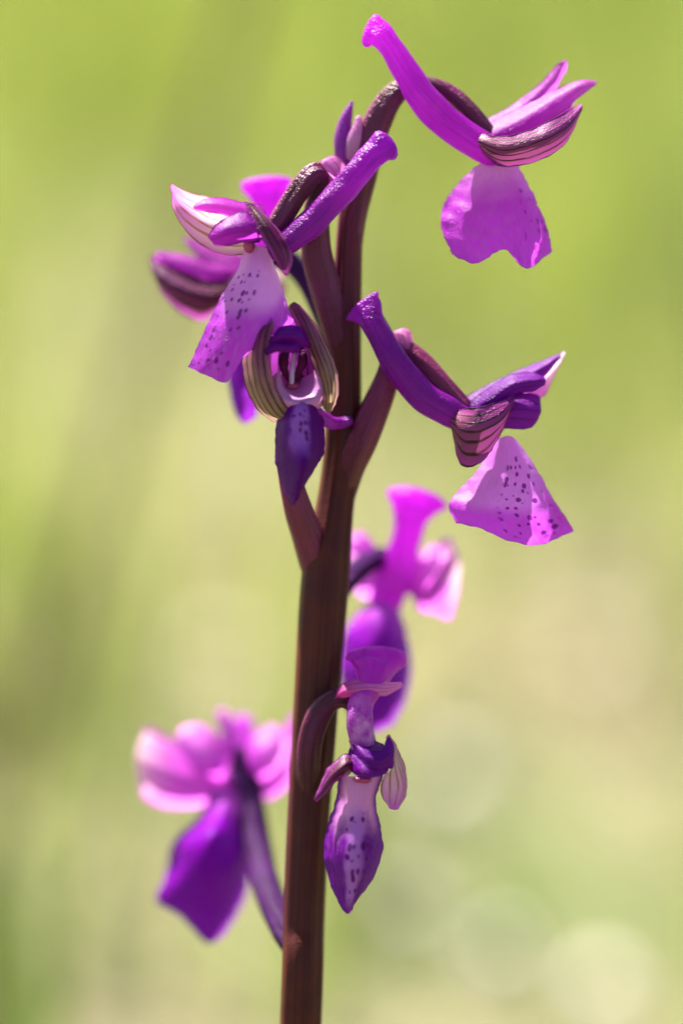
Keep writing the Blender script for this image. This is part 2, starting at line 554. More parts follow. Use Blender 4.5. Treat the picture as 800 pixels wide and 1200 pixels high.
def blades(name, n, xr, yr, h, wid, mat, label, keep=None, seed=1, lean=0.5, hfun=None):
    """a mass of bent grass blades in one mesh"""
    g = np.random.default_rng(seed)
    x = g.uniform(*xr, n)
    y = g.uniform(*yr, n)
    if keep is not None:
        k = keep(x, y) > g.uniform(0, 1, n)
        x, y = x[k], y[k]
    n = len(x)
    z = ground_z(x, y) - 0.002
    H = g.uniform(h[0], h[1], n) * g.uniform(0.7, 1.0, n)
    if hfun is not None:
        H = H * hfun(x, y)
    W = g.uniform(wid[0], wid[1], n)
    a = g.uniform(0, 2 * math.pi, n)
    ln = g.uniform(0.05, lean, n) * H
    fa = a + g.uniform(-0.7, 0.7, n) + math.pi / 2
    dx, dy = np.cos(a), np.sin(a)
    sx, sy = np.cos(fa), np.sin(fa)
    V = []
    for t, k in ((0, 1.0), (0.4, 0.9), (0.75, 0.6)):
        cx, cyy = x + dx * ln * t ** 1.8, y + dy * ln * t ** 1.8
        cz = z + H * t
        for s in (-1, 1):
            V.append(np.stack([cx + s * sx * W * k * 0.5, cyy + s * sy * W * k * 0.5, cz], -1))
    V.append(np.stack([x + dx * ln, y + dy * ln, z + H * (1 - 0.15 * ln / H)], -1))
    V = np.stack(V, 1).reshape(-1, 3)
    b = np.arange(n)[:, None] * 7
    tri = np.concatenate([b + np.array([[0, 1, 3]]), b + np.array([[0, 3, 2]]), b + np.array([[2, 3, 5]]),
                          b + np.array([[2, 5, 4]]), b + np.array([[4, 5, 6]])], 0)
    me = bpy.data.meshes.new(name)
    me.vertices.add(len(V))
    me.vertices.foreach_set('co', V.ravel())
    me.loops.add(tri.size)
    me.loops.foreach_set('vertex_index', tri.ravel().astype(np.int32))
    me.polygons.add(len(tri))
    me.polygons.foreach_set('loop_start', np.arange(0, tri.size, 3, dtype=np.int32))
    me.polygons.foreach_set('loop_total', np.full(len(tri), 3, dtype=np.int32))
    me.update(calc_edges=True)
    me.materials.append(mat)
    o = bpy.data.objects.new(name, me)
    col.objects.link(o)
    tag(o, label, 'grass', kind='stuff')
    return o


def patch(cx, cy, rx, ry):
    return lambda x, y: np.exp(-(((x - cx) / rx) ** 2 + ((y - cy) / ry) ** 2))


m_grass = grass_mat('grass_green', (0.11, 0.17, 0.022), (0.32, 0.37, 0.055), (0.36, 0.39, 0.12), 0.5)
m_dry = grass_mat('grass_dry', (0.46, 0.40, 0.22), (0.54, 0.48, 0.32), (0.36, 0.32, 0.16), 0.4)

dry1 = patch(0.03, 0.42, 0.07, 0.13)
dry2 = patch(-0.03, 0.62, 0.07, 0.16)
dry3 = patch(0.10, 0.95, 0.10, 0.12)
def dryness(x, y):
    return np.clip(dry1(x, y) + 0.8 * dry2(x, y) + 0.45 * dry3(x, y), 0, 1)
_g = np.random.default_rng(21)
_SP = [ground_at(u, v) for (u, v) in ((540, 935), (706, 1170), (250, 795), (590, 1135), (480, 1075), (700, 770))]
def open_at(x, y):
    out = np.ones_like(x)
    for p in _SP:       # bare patches on the camera's side of each stone
        out *= 1 - 0.95 * np.exp(-(((x - p.x * (1 + (y - p.y) * 0.9)) / 0.014) ** 2) ** 2) * ((y < p.y + 0.02) & (y > p.y - 0.30))
    return out
_cl = [(a, b, c) for a, b, c in zip(_g.uniform(-0.6, 0.6, 620), _g.uniform(0.1, 3.4, 620), _g.uniform(0.012, 0.045, 620))]
def clumps(x, y):
    out = np.zeros_like(x)
    for a, b, c in _cl:
        out = np.maximum(out, np.exp(-((x - a) ** 2 + (y - b) ** 2) / c ** 2))
    return out
def near_dry(x, y):
    return np.clip((y - 0.1) / 0.2, 0.05, 1.0)
def near_low(x, y):
    return np.clip(0.38 + 0.62 * (y - 0.05) / 0.35, 0.38, 1.0)
blades('grass', 150000, (-0.9, 0.9), (-0.28, 3.6), (0.05, 0.13), (0.0015, 0.0036), m_grass,
       'short green meadow grass behind the orchid, far out of focus',
       keep=lambda x, y: open_at(x, y) * (0.16 + 0.84 * clumps(x, y)) * (1.0 - 0.7 * dryness(x, y)), seed=3, hfun=lambda x, y: near_low(x, y) * (0.6 + 0.7 * clumps(x, y)))
blades('dry_grass', 42000, (-0.9, 0.9), (-0.28, 3.6), (0.02, 0.08), (0.0012, 0.003), m_dry,
       'straw coloured dry grass lying between the green blades',
       keep=lambda x, y: np.where(open_at(x, y) < 0.5, 0.3, 1.0) * near_dry(x, y) * (0.13 + 0.8 * dryness(x, y)), seed=5, lean=1.6, hfun=near_low)

def inv(p):
    """world point -> (u, v, w)"""
    d = p - C0
    w = d.dot(FWD) / S
    k = (DIST + w * S) / DIST
    return (400 + d.dot(RIGHT) / S / k, 600 - d.dot(UP) / S / k, w)


m_stalk = body_mat('dry_stalk', (0.13, 0.10, 0.05), (0.19, 0.15, 0.08), scale=60.0, rough=0.7, spec=0.2, stripes=0.4)
def stalk(name, pts, w, r, mat, label, cat='stalk'):
    foot = P(pts[-1][0], pts[-1][1], w)
    st = [(u, v, w, r * (0.6 + 0.4 * i / (len(pts) - 1))) for i, (u, v) in enumerate(pts)]
    foot = Vector((foot.x, foot.y, -0.004))
    st.append((*inv(foot), r))
    m = MB().tube(st, n=60, seg=12, wob=0.12, seed=3)
    o = m.build(name, mat, origin=foot)
    return tag(o, label, cat)
st = stalk('dry_stalk', [(330, -140), (285, 0), (245, 130), (200, 280), (150, 460), (105, 620), (65, 760), (20, 900), (-40, 1060)], 2900, 27, m_stalk,
           'tall brownish dry stalk leaning behind the orchid, blurred into a soft band')

m_blade = grass_mat('blade_green', (0.12, 0.19, 0.03), (0.16, 0.24, 0.04), (0.20, 0.26, 0.07), 0.45)
m_blade_dry = grass_mat('blade_straw', (0.42, 0.36, 0.22), (0.50, 0.44, 0.30), (0.34, 0.28, 0.16), 0.35)
def blade(pts, w, hw, mat, label, name='grass_blade'):
    foot = P(pts[-1][0], pts[-1][1], w)
    foot = inv(Vector((foot.x, foot.y, -0.003)))
    q = [(u, v, w) for u, v in pts] + [foot]
    n = len(q)
    rows = []
    for i, (u, v, ww) in enumerate(q):
        a, b = q[max(i - 1, 0)], q[min(i + 1, n - 1)]
        t = Vector((b[0] - a[0], b[1] - a[1], 0)).normalized()
        h = hw * min(1.0, 0.06 + 1.6 * i / (n - 1))
        rows.append([(u - t.y * h, v + t.x * h, ww - h * 0.3), (u, v, ww + h * 0.3), (u + t.y * h, v - t.x * h, ww - h * 0.3)])
    o = MB().sheet(rows, n=40, m=7, ruf=4.0, fr=0.01, rim=1.5).build(name, mat)
    return tag(o, label, 'grass', 'single long blades behind the orchid')
blade([(640, 760), (560, 830), (500, 900), (462, 990), (440, 1090)], 3300, 9, m_blade, 'dark green grass blade arching low behind the lowest sharp flower, blurred')
blade([(520, 960), (560, 1010), (600, 1080), (632, 1160), (650, 1240)], 3000, 12, m_blade, 'olive grass blade slanting past the pale stones, blurred')
blade([(185, 690), (150, 800), (128, 920), (112, 1040), (105, 1180)], 3200, 15, m_blade, 'broad green grass blade beside the dry stalk, blurred')
blade([(250, 930), (215, 1010), (180, 1090), (160, 1200)], 2800, 20, m_blade_dry, 'straw coloured dead blade below the soft low flower, blurred')
blade([(770, 300), (748, 460), (735, 640), (728, 830)], 5200, 20, m_blade_dry, 'tall straw coloured dead blade off to the right of the orchid, blurred')
blade([(20, 960), (24, 1040), (34, 1120), (44, 1220)], 2500, 30, m_blade, 'thick dark green grass blade low beside the dry stalk, blurred')

m_stone = NT('pale_stone')
_tc = m_stone.node('ShaderNodeTexCoord')
m_stone = m_stone.finish(m_stone.mix(m_stone.smooth(m_stone.noise(_tc.outputs['Object'], 300.0, 4.0), 0.4, 0.65), (0.80, 0.74, 0.64), (0.66, 0.60, 0.50)), rough=0.7)
def stone(u, v, size, label, up=0.0, seed=0):
    g = ground_at(u, v)
    me = bpy.data.meshes.new('pale_stone')
    V, Fc = [], []
    n, m = 9, 14
    for i in range(n):
        th = math.pi * (i + 0.03) / (n - 0.94)
        for j in range(m):
            ph = 2 * math.pi * j / m
            d = Vector((math.sin(th) * math.cos(ph), math.sin(th) * math.sin(ph), math.cos(th)))
            k = size * (1 + 0.35 * noise.noise(d * 1.4 + Vector((seed * 4.1, 0, 0))))
            V.append((d.x * k * 1.15, d.y * k, d.z * k * 0.8 + size * 0.6))
    for i in range(n - 1):
        for j in range(m):
            Fc.append((i * m + j, (i + 1) * m + j, (i + 1) * m + (j + 1) % m, i * m + (j + 1) % m))
    me.from_pydata(V, [], Fc)
    me.materials.append(m_stone)
    me.polygons.foreach_set('use_smooth', [True] * len(Fc))
    o = bpy.data.objects.new('pale_stone', me)
    col.objects.link(o)
    o.location = (g.x, g.y, float(ground_z(g.x, g.y)))
    return tag(o, label, 'stone', 'pale stones in the meadow')
STONES = [(540, 935, 0.0056), (706, 1170, 0.0033), (250, 795, 0.0042), (590, 1135, 0.0040), (480, 1075, 0.0036), (700, 770, 0.0036)]
for i, (u, v, z) in enumerate(STONES):
    stone(u, v, z, 'small pale stone in the grass behind, blurred into a soft disc', seed=i)

# ------------------------------------------------------------------ the orchid
STEM = [(352, 1215, 8, 24), (356, 1080, 8, 24), (362, 960, 8, 25), (370, 830, 8, 26.5), (378, 720, 8, 28), (384, 650, 8, 27),
        (393, 590, 8, 22), (401, 520, 8, 21), (404, 440, 8, 19.5), (406, 360, 8, 17), (408, 300, 8, 15.5), (411, 255, 8, 15), (416, 228, 8, 14)]
base_w = P(352, 1215, 8)
gb = Vector((base_w.x - 0.004, base_w.y - 0.008, 0.0))
orchid = bpy.data.objects.new('green_winged_orchid', None)
orchid.name = 'orchid'
col.objects.link(orchid)
orchid.location = gb
orchid['wo'] = tuple(gb)
tag(orchid, 'purple orchid with spotted lips and striped sepals on one dark brown stem', 'orchid')


low = inv(gb - Vector((0, 0, 0.004)))
mid = inv((gb + base_w) / 2)
mb = MB()
mb.tube([(*low, 27), (*mid, 25)] + STEM, n=220, seg=72, wob=0.07, seed=2, rib=0.022, ribs=9, twist=1.5)
stem = mb.build('stem', m_stem, orchid, origin=gb)


def flower(ovary, mat, extra=None):
    """the stalked ovary carries the petals, sepals, spur and lip of one flower"""
    m = MB().tube(ovary, n=60, seg=48, wob=0.10, seed=len(col.objects), rib=0.045, ribs=6, twist=5.0)
    mats = [mat]
    o = m.build('flower', mats, orchid)
    return o


def sheet(name, parent, rows, mat, **kw):
    kw.setdefault('seed', len(col.objects) % 23)
    return MB().sheet(rows, **kw).build(name, mat, parent)


def spur(parent, st, mat, **kw):
    return MB().tube(st, n=50, seg=36, wob=0.13, rib=0.02, ribs=5, twist=1.0, seed=len(col.objects) % 17, **kw).build('spur', mat, parent)


# --- A: the topmost flower, seen from the side, facing right
A = flower([(409, 320, 10, 10), (415, 255, 8, 14), (427, 195, 4, 16), (441, 145, -2, 16.5), (462, 110, -6, 14), (493, 98, -4, 10), (525, 108, -4, 10), (550, 130, -10, 10.5), (572, 156, -14, 9)], m_ovary)
A['label'] = 'topmost flower on an arching stalk, seen from the side'
spur(A, [(578, 178, -18, 17), (552, 163, -20, 18), (520, 140, -24, 19), (492, 110, -28, 18), (472, 78, -30, 15.5), (456, 52, -30, 14), (445, 40, -30, 16, 12), (434, 35, -30, 20, 7)], m_spur)
sheet('lateral_sepal', A, [[(564, 156, -36), (560, 166, -42), (566, 180, -34)], [(590, 160, -54), (592, 176, -62), (588, 195, -40)],
                           [(625, 150, -54), (632, 166, -64), (628, 189, -40)], [(655, 135, -44), (664, 149, -52), (662, 168, -36)], [(680, 122, -26), (682, 125, -30), (681, 130, -28)]], m_sepal)
sheet('lateral_sepal', A, [[(566, 152, 10), (568, 164, 20), (572, 178, 12)], [(592, 146, 8), (596, 164, 32), (592, 186, 16)],
                           [(625, 132, 4), (632, 152, 34), (628, 176, 14)], [(652, 122, 4), (660, 136, 26), (656, 152, 12)], [(672, 112, 2), (675, 116, 2), (672, 122, 2)]], m_sepal_blend)
sheet('petal', A, [[(568, 146, -8), (574, 158, -24), (584, 170, -28)], [(606, 128, -4), (612, 140, -24), (616, 160, -28)],
                   [(648, 106, -2), (652, 115, -18), (655, 134, -22)], [(680, 94, -4), (682, 99, -12), (680, 112, -14)], [(698, 95, -6), (699, 97, -7), (697, 100, -8)]], m_petal_pink)
sheet('petal', A, [[(570, 150, 2), (578, 162, -2), (588, 172, 4)], [(610, 140, 4), (618, 150, -6), (620, 164, 0)],
                   [(640, 122, 4), (646, 132, -4), (648, 146, 0)], [(668, 118, 2), (670, 122, 0), (668, 128, 0)]], m_petal)
sheet('dorsal_sepal', A, [[(566, 142, 4), (574, 150, -6), (584, 158, 4)], [(604, 120, 6), (610, 128, -4), (616, 136, 6)],
                          [(634, 96, 8), (640, 102, 0), (646, 110, 8)], [(652, 76, 8), (657, 80, 4), (661, 86, 8)], [(661, 70, 8), (664, 72, 8), (665, 75, 8)]], m_petal_pink)
sheet('lip', A, [[(572, 184, -16), (580, 184, -20), (588, 184, -22), (595, 184, -20), (601, 184, -12)],
                 [(541, 210, -8), (562, 213, -24), (586, 214, -38), (604, 213, -34), (616, 212, -12)],
                 [(520, 240, -10), (548, 244, -34), (586, 246, -50), (614, 242, -42), (629, 238, -10)],
                 [(517, 268, -24), (546, 277, -44), (588, 274, -48), (618, 276, -46), (641, 268, -12)],
                 [(531, 300, -36), (558, 308, -44), (590, 292, -40), (616, 314, -40), (646, 294, -16)]], m_lip, ruf=2.0, fr=0.07, n=40, m=34)

# --- B: upper flower left of the stem, facing left
B = flower([(404, 470, 14, 8), (397, 410, 7, 14), (384, 350, -5, 17.5), (371, 295, -14, 18), (371, 245, -24, 15), (380, 212, -36, 13), (368, 204, -50, 13), (349, 226, -54, 13), (331, 254, -54, 12.5), (316, 276, -52, 10)], m_ovary)
B['label'] = 'flower left of the stem with a pale spread sepal, facing left'
spur(B, [(322, 294, -58, 12), (345, 278, -62, 15.5), (372, 254, -66, 16.5), (402, 222, -68, 15.5), (425, 196, -68, 15), (441, 178, -66, 16, 13), (451, 170, -66, 20, 11)], m_spur_dark)
sheet('lateral_sepal', B, [[(303, 246, -58), (300, 272, -44), (288, 299, -60)], [(278, 240, -64), (276, 268, -38), (258, 297, -66)],
                           [(250, 232, -68), (243, 258, -40), (228, 281, -70)], [(222, 225, -70), (214, 240, -52), (206, 251, -70)], [(201, 216, -72), (200, 219, -70), (201, 224, -72)]], m_sepal_pale)
sheet('dorsal_sepal', B, [[(308, 240, -58), (312, 256, -66), (306, 268, -62)], [(290, 238, -62), (288, 247, -76), (286, 260, -70)],
                          [(262, 232, -68), (260, 240, -82), (262, 252, -74)], [(240, 233, -72), (238, 240, -80), (240, 248, -76)], [(228, 240, -74), (227, 243, -76), (230, 246, -76)]], m_petal_pink)
sheet('petal', B, [[(304, 258, -78), (308, 268, -86), (306, 282, -80)], [(288, 249, -82), (286, 266, -98), (288, 284, -86)],
                   [(266, 254, -84), (264, 270, -100), (268, 288, -88)], [(250, 267, -86), (250, 277, -94), (254, 288, -88)], [(245, 276, -86), (245, 279, -88), (248, 283, -88)]], m_petal)
sheet('petal', B, [[(300, 256, -56), (303, 270, -60), (304, 284, -56)], [(286, 254, -60), (284, 268, -56), (288, 284, -60)],
                   [(270, 258, -62), (268, 268, -60), (272, 280, -62)], [(258, 266, -64), (257, 270, -64), (260, 274, -64)]], m_petal_dark)
sheet('lateral_sepal', B, [[(286, 235, -70), (292, 238, -74), (300, 241, -66)], [(298, 262, -88), (309, 258, -92), (321, 262, -70)],
                           [(310, 284, -94), (323, 280, -96), (340, 288, -70)], [(322, 304, -92), (332, 301, -94), (343, 304, -72)], [(333, 321, -86), (336, 322, -86), (339, 318, -80)]], m_sepal_maroon)
MB().blob((292, 288, -78), (7, 9, 8)).blob((296, 278, -74), (5, 9, 6)).build('column', m_stigma, B)
sheet('lip', B, [[(288, 288, -66), (296, 288, -70), (303, 288, -72), (311, 290, -68), (317, 295, -60)],
                 [(277, 318, -66), (291, 318, -80), (305, 318, -84), (318, 320, -76), (327, 328, -62)],
                 [(258, 350, -66), (276, 352, -86), (298, 352, -94), (320, 352, -84), (337, 358, -64)],
                 [(239, 390, -68), (257, 395, -88), (280, 394, -98), (306, 388, -90), (343, 378, -66)],
                 [(221, 430, -74), (243, 440, -82), (266, 447, -84), (285, 420, -84), (306, 398, -78)]], m_lip_side, ruf=1.5, n=40, m=34)
sheet('bract', B, [[(404, 214, -30), (396, 226, -44), (384, 226, -40)], [(405, 196, -34), (392, 204, -54), (374, 216, -44)],
                   [(396, 184, -40), (382, 190, -54), (369, 204, -48)], [(386, 183, -44), (380, 186, -48), (374, 192, -48)]], m_bract, n=20, m=16)

# --- C: the flower that faces the camera
Cc = flower([(382, 760, 18, 8), (377, 700, 14, 15), (368, 652, 3, 19), (352, 605, -22, 17), (340, 560, -36, 14), (336, 515, -44, 13), (342, 470, -46, 12), (347, 445, -44, 10)], m_stem_top)
Cc['label'] = 'flower in front of the stem, seen straight into its open hood'
sheet('lateral_sepal', Cc, [[(344, 490, -76), (335, 494, -76), (321, 495, -54)], [(340, 481, -86), (320, 483, -86), (302, 481, -44)],
                            [(325, 458, -96), (305, 457, -98), (289, 456, -40)], [(316, 428, -98), (299, 425, -98), (284, 425, -40)],
                            [(317, 400, -94), (303, 394, -94), (289, 397, -44)], [(321, 376, -84), (313, 369, -82), (305, 375, -56)]], m_sepal_olive, ruf=1.8)
sheet('lateral_sepal', Cc, [[(379, 479, -76), (385, 484, -74), (390, 481, -60)], [(376, 462, -80), (387, 465, -92), (396, 464, -50)],
                            [(367, 430, -74), (382, 432, -94), (396, 439, -46)], [(356, 402, -70), (370, 402, -92), (385, 409, -46)],
                            [(346, 378, -70), (358, 374, -86), (371, 382, -52)], [(338, 358, -70), (344, 354, -74), (352, 358, -60)]], m_sepal_olive, ruf=1.8)
sheet('hood_lining', Cc, [[(318, 462, -66), (348, 476, -52), (380, 468, -66)], [(306, 438, -66), (345, 442, -34), (380, 438, -64)],
                          [(306, 412, -66), (342, 412, -30), (374, 412, -62)], [(318, 388, -66), (342, 386, -40), (364, 392, -60)], [(334, 376, -60), (344, 374, -54), (354, 380, -58)]], m_lining)
Cc.children[-1].name = 'dorsal_sepal'
sheet('petal', Cc, [[(310, 408, -86), (316, 398, -96), (323, 389, -86)], [(328, 404, -100), (330, 392, -108), (334, 381, -90)],
                    [(346, 404, -100), (348, 393, -108), (350, 383, -90)], [(364, 410, -84), (361, 402, -92), (358, 394, -86)]], m_petal_dark, ruf=2.0)
sheet('petal', Cc, [[(306, 418, -90), (309, 412, -98), (314, 404, -92)], [(324, 413, -104), (326, 406, -110), (330, 400, -100)],
                    [(340, 413, -104), (342, 407, -108), (344, 401, -100)], [(350, 414, -92), (351, 409, -96), (351, 405, -94)]], m_petal_dark, ruf=1.6)
MB().tube([(345, 414, -60, 3), (343, 428, -66, 3), (342, 440, -70, 3.2), (342, 449, -72, 3)], n=16, seg=12).build('column', m_column, Cc)
MB().tube([(337, 408, -58, 3), (333, 416, -64, 5.5), (332, 426, -66, 6), (334, 436, -66, 4), (338, 446, -68, 2)], n=18, seg=12, wob=0.15).build('anther', m_anther, Cc)
MB().tube([(352, 406, -58, 3), (355, 416, -64, 5), (354, 426, -66, 5.5), (350, 436, -66, 4), (346, 446, -68, 2)], n=18, seg=12, wob=0.15).build('anther', m_anther, Cc)
MB().blob((343, 452, -70), (8, 5, 5)).build('stigma', m_stigma, Cc)
sheet('stigma_cavity', Cc, [[(330, 438, -60), (346, 446, -50), (368, 436, -60)], [(330, 450, -66), (348, 458, -58), (370, 448, -66)], [(338, 462, -72), (350, 466, -68), (364, 462, -72)]], m_cavity, n=14, m=18, ruf=0.6)
sheet('throat', Cc, [[(329, 438, -74), (324, 437, -76), (319, 443, -66)], [(331, 452, -80), (324, 454, -86), (317, 458, -68)], [(338, 461, -84), (332, 468, -94), (325, 477, -76)],
                     [(351, 465, -86), (351, 473, -100), (350, 484, -82)], [(364, 461, -84), (370, 468, -94), (376, 477, -76)], [(369, 448, -80), (377, 452, -86), (383, 458, -68)], [(368, 434, -74), (374, 434, -76), (380, 440, -66)]], m_throat, n=36, m=12, ruf=0.8)
sheet('lip', Cc, [[(334, 478, -84), (343, 474, -94), (354, 471, -98), (364, 474, -94), (371, 479, -84)],
                  [(325, 494, -70), (337, 492, -100), (352, 490, -108), (366, 492, -100), (378, 492, -68)],
                  [(322, 520, -62), (334, 518, -104), (352, 516, -116), (368, 518, -104), (381, 514, -60)],
                  [(324, 546, -60), (335, 546, -98), (356, 546, -132), (368, 546, -96), (377, 536, -60)],
                  [(331, 570, -66), (337, 573, -86), (350, 574, -112), (358, 568, -88), (364, 553, -70)],
                  [(339, 587, -74), (342, 591, -80), (345, 590, -86), (349, 583, -82), (353, 574, -76)]], m_lip_deep, ruf=2.2, n=40, m=34)
spur(Cc, [(350, 466, -52, 8), (368, 482, -46, 8), (384, 494, -32, 8.5), (396, 496, -22, 7), (409, 494, -16, 6, 5)], m_bud)

# --- D: the flower right of the stem, seen from the side
D = flower([(390, 650, 16, 8), (396, 600, 14, 14), (407, 553, 4, 17.5), (424, 515, -6, 18), (441, 475, -8, 17), (453, 445, -8, 15), (462, 420, -8, 13), (475, 411, -8, 12), (496, 427, -12, 13), (520, 453, -18, 12), (543, 478, -20, 11)], m_stem_top)
D['label'] = 'flower right of the stem with deep violet hood and spotted lip'
spur(D, [(548, 494, -26, 14), (525, 482, -28, 17), (495, 463, -32, 18), (468, 432, -34, 17), (450, 402, -34, 15), (438, 379, -34, 15), (430, 366, -34, 19, 10), (424, 359, -34, 25, 6)], m_spur_dark)
sheet('lateral_sepal', D, [[(537, 480, -40), (528, 494, -44), (531, 512, -36)], [(552, 478, -58), (549, 506, -66), (539, 544, -44)],
                           [(570, 475, -60), (572, 502, -68), (562, 543, -46)], [(588, 470, -50), (591, 487, -56), (583, 515, -44)], [(601, 463, -32), (603, 467, -36), (601, 478, -36)]], m_sepal, ruf=1.4)
sheet('lateral_sepal', D, [[(552, 478, 14), (552, 486, 24), (556, 496, 14)], [(584, 464, 10), (588, 474, 28), (592, 490, 14)], [(620, 444, 8), (628, 452, 22), (634, 466, 10)],
                           [(646, 424, 6), (650, 432, 12), (646, 446, 8)], [(661, 411, 4), (662, 414, 4), (660, 420, 4)]], m_sepal_blend)
sheet('dorsal_sepal', D, [[(540, 468, -8), (548, 480, -20), (552, 496, -16)], [(572, 450, -4), (578, 462, -26), (584, 480, -20)], [(606, 434, 0), (610, 444, -20), (616, 458, -16)],
                          [(636, 422, 2), (638, 429, -10), (640, 438, -8)], [(656, 414, 2), (657, 416, 0), (656, 420, 0)]], m_petal_dark)
sheet('petal', D, [[(546, 474, -24), (550, 484, -30), (556, 496, -28)], [(576, 452, -24), (580, 464, -40), (584, 478, -32)], [(596, 440, -22), (602, 450, -42), (604, 462, -34)],
                   [(622, 436, -22), (626, 446, -36), (624, 458, -32)], [(636, 441, -24), (639, 446, -28), (637, 451, -28)]], m_petal_dark)
sheet('petal', D, [[(560, 480, -20), (562, 492, -26), (566, 504, -22)], [(588, 464, -20), (590, 482, -38), (592, 502, -28)], [(612, 460, -18), (614, 480, -36), (612, 503, -26)],
                   [(630, 464, -18), (632, 482, -26), (624, 500, -24)], [(633, 474, -18), (633, 482, -20), (630, 490, -20)]], m_petal_dark)
sheet('bract', D, [[(470, 420, -14), (480, 416, -18), (490, 414, -12)], [(462, 402, -12), (474, 400, -22), (484, 402, -12)], [(460, 391, -12), (471, 389, -16), (482, 390, -12)],
                   [(466, 386, -10), (472, 385, -12), (478, 386, -10)]], m_bract, n=20, m=16)
sheet('lip', D, [[(580, 515, -16), (587, 513, -24), (594, 511, -28), (601, 513, -24), (607, 519, -12)],
                 [(562, 548, -14), (578, 548, -32), (594, 547, -44), (611, 545, -38), (626, 546, -12)],
                 [(540, 572, -20), (562, 577, -42), (588, 579, -54), (616, 578, -46), (643, 577, -14)],
                 [(526, 592, -32), (550, 600, -48), (585, 604, -54), (622, 607, -48), (658, 600, -16)],
                 [(534, 613, -40), (562, 619, -44), (597, 634, -44), (632, 638, -42), (672, 622, -20)]], m_lip_spot, ruf=1.8, n=40, m=34)

DEEPER = 1.15
# --- E: soft flower behind the stem, upper left
E = flower([(400, 430, 20, 13), (382, 370, 46, 14), (352, 318, 84, 14), (318, 300, 108, 14), (292, 308, 116, 12)], m_ovary_violet)
E['label'] = 'soft blurred flower behind, facing away to the left'
spur(E, [(292, 312, 116, 14), (306, 292, 108, 16), (314, 262, 96, 14), (314, 240, 88, 18), (313, 226, 84, 26, 14), (312, 214, 82, 30, 8)], m_spur)
sheet('lateral_sepal', E, [[(282, 320, 100), (276, 340, 92), (262, 358, 100)], [(250, 322, 98), (244, 350, 74), (238, 376, 96)], [(212, 310, 96), (208, 338, 72), (212, 366, 94)],
                           [(186, 300, 96), (184, 322, 82), (190, 344, 94)], [(176, 300, 96), (175, 306, 94), (178, 318, 96)]], m_sepal_maroon)
sheet('petal', E, [[(284, 312, 104), (278, 324, 98), (268, 336, 100)], [(250, 308, 98), (244, 320, 88), (242, 332, 94)], [(212, 298, 96), (208, 306, 86), (210, 318, 92)], [(184, 294, 96), (182, 299, 92), (184, 306, 94)]], m_petal_pink)
sheet('dorsal_sepal', E, [[(288, 300, 122), (282, 316, 112), (270, 336, 116)], [(264, 292, 122), (254, 308, 112), (250, 326, 116)], [(236, 282, 124), (230, 292, 118), (234, 304, 120)], [(216, 277, 124), (215, 281, 122), (220, 288, 122)]], m_petal_pink)
sheet('lateral_sepal', E, [[(300, 300, 128), (306, 312, 134), (300, 326, 128)], [(318, 304, 130), (324, 322, 140), (314, 340, 130)], [(330, 318, 130), (334, 336, 136), (322, 350, 130)], [(334, 342, 130), (333, 347, 132), (330, 350, 130)]], m_sepal_pale)
sheet('lip', E, [[(272, 330, 104), (286, 330, 96), (300, 332, 104)], [(268, 372, 104), (284, 374, 90), (306, 376, 104)], [(266, 420, 106), (284, 424, 88), (308, 424, 106)],
                 [(270, 462, 108), (286, 468, 94), (304, 462, 108)], [(278, 490, 108), (288, 496, 102), (300, 488, 108)]], m_lip_plain, ruf=2)

DEEPER = 1.35
# --- F: soft flower behind the stem, right of the middle
F = flower([(386, 712, 20, 15), (400, 688, 50, 13), (424, 664, 100, 13), (448, 654, 140, 13), (464, 668, 158, 13)], m_ovary_violet)
F['label'] = 'soft blurred flower behind with a broad upright spur, seen from the back'
spur(F, [(446, 722, 150, 17), (456, 694, 142, 21), (468, 660, 130, 20), (477, 630, 122, 18), (482, 606, 116, 21), (485, 594, 114, 30, 20), (487, 586, 112, 38, 15)], m_spur)
sheet('lateral_sepal', F, [[(458, 690, 150), (462, 676, 140), (458, 660, 148)], [(430, 702, 152), (428, 678, 132), (440, 640, 146)], [(414, 690, 152), (412, 664, 138), (424, 632, 148)], [(408, 664, 152), (410, 652, 148), (416, 640, 150)]], m_petal_lit)
sheet('lateral_sepal', F, [[(478, 690, 146), (486, 706, 140), (490, 716, 148)], [(492, 664, 142), (506, 690, 128), (512, 720, 146)], [(510, 640, 144), (524, 668, 132), (526, 726, 148)], [(524, 630, 148), (536, 655, 142), (534, 705, 150)], [(530, 634, 150), (538, 655, 148), (538, 680, 150)]], m_sepal_blend)
sheet('petal', F, [[(440, 640, 140), (436, 654, 132), (444, 664, 136)], [(424, 622, 142), (418, 640, 134), (426, 660, 138)], [(412, 626, 144), (406, 642, 140), (412, 656, 142)]], m_petal_lit, n=18, m=16)
sheet('petal', F, [[(470, 690, 136), (486, 700, 130), (498, 700, 138)], [(488, 656, 132), (502, 668, 122), (514, 676, 134)], [(506, 636, 136), (516, 644, 130), (526, 656, 138)]], m_petal_lit, n=18, m=16)
sheet('lip', F, [[(424, 712, 150), (436, 708, 132), (446, 706, 124), (458, 708, 132), (468, 714, 150)], [(404, 742, 152), (420, 742, 116), (440, 742, 104), (462, 742, 116), (477, 746, 152)],
                 [(398, 785, 154), (416, 785, 108), (440, 786, 96), (464, 786, 108), (481, 790, 154)], [(404, 822, 156), (420, 826, 118), (440, 828, 106), (462, 824, 118), (474, 820, 156)],
                 [(420, 850, 158), (430, 854, 140), (440, 856, 134), (450, 853, 140), (460, 848, 158)]], m_lip_plain, ruf=2)

DEEPER = 1.0
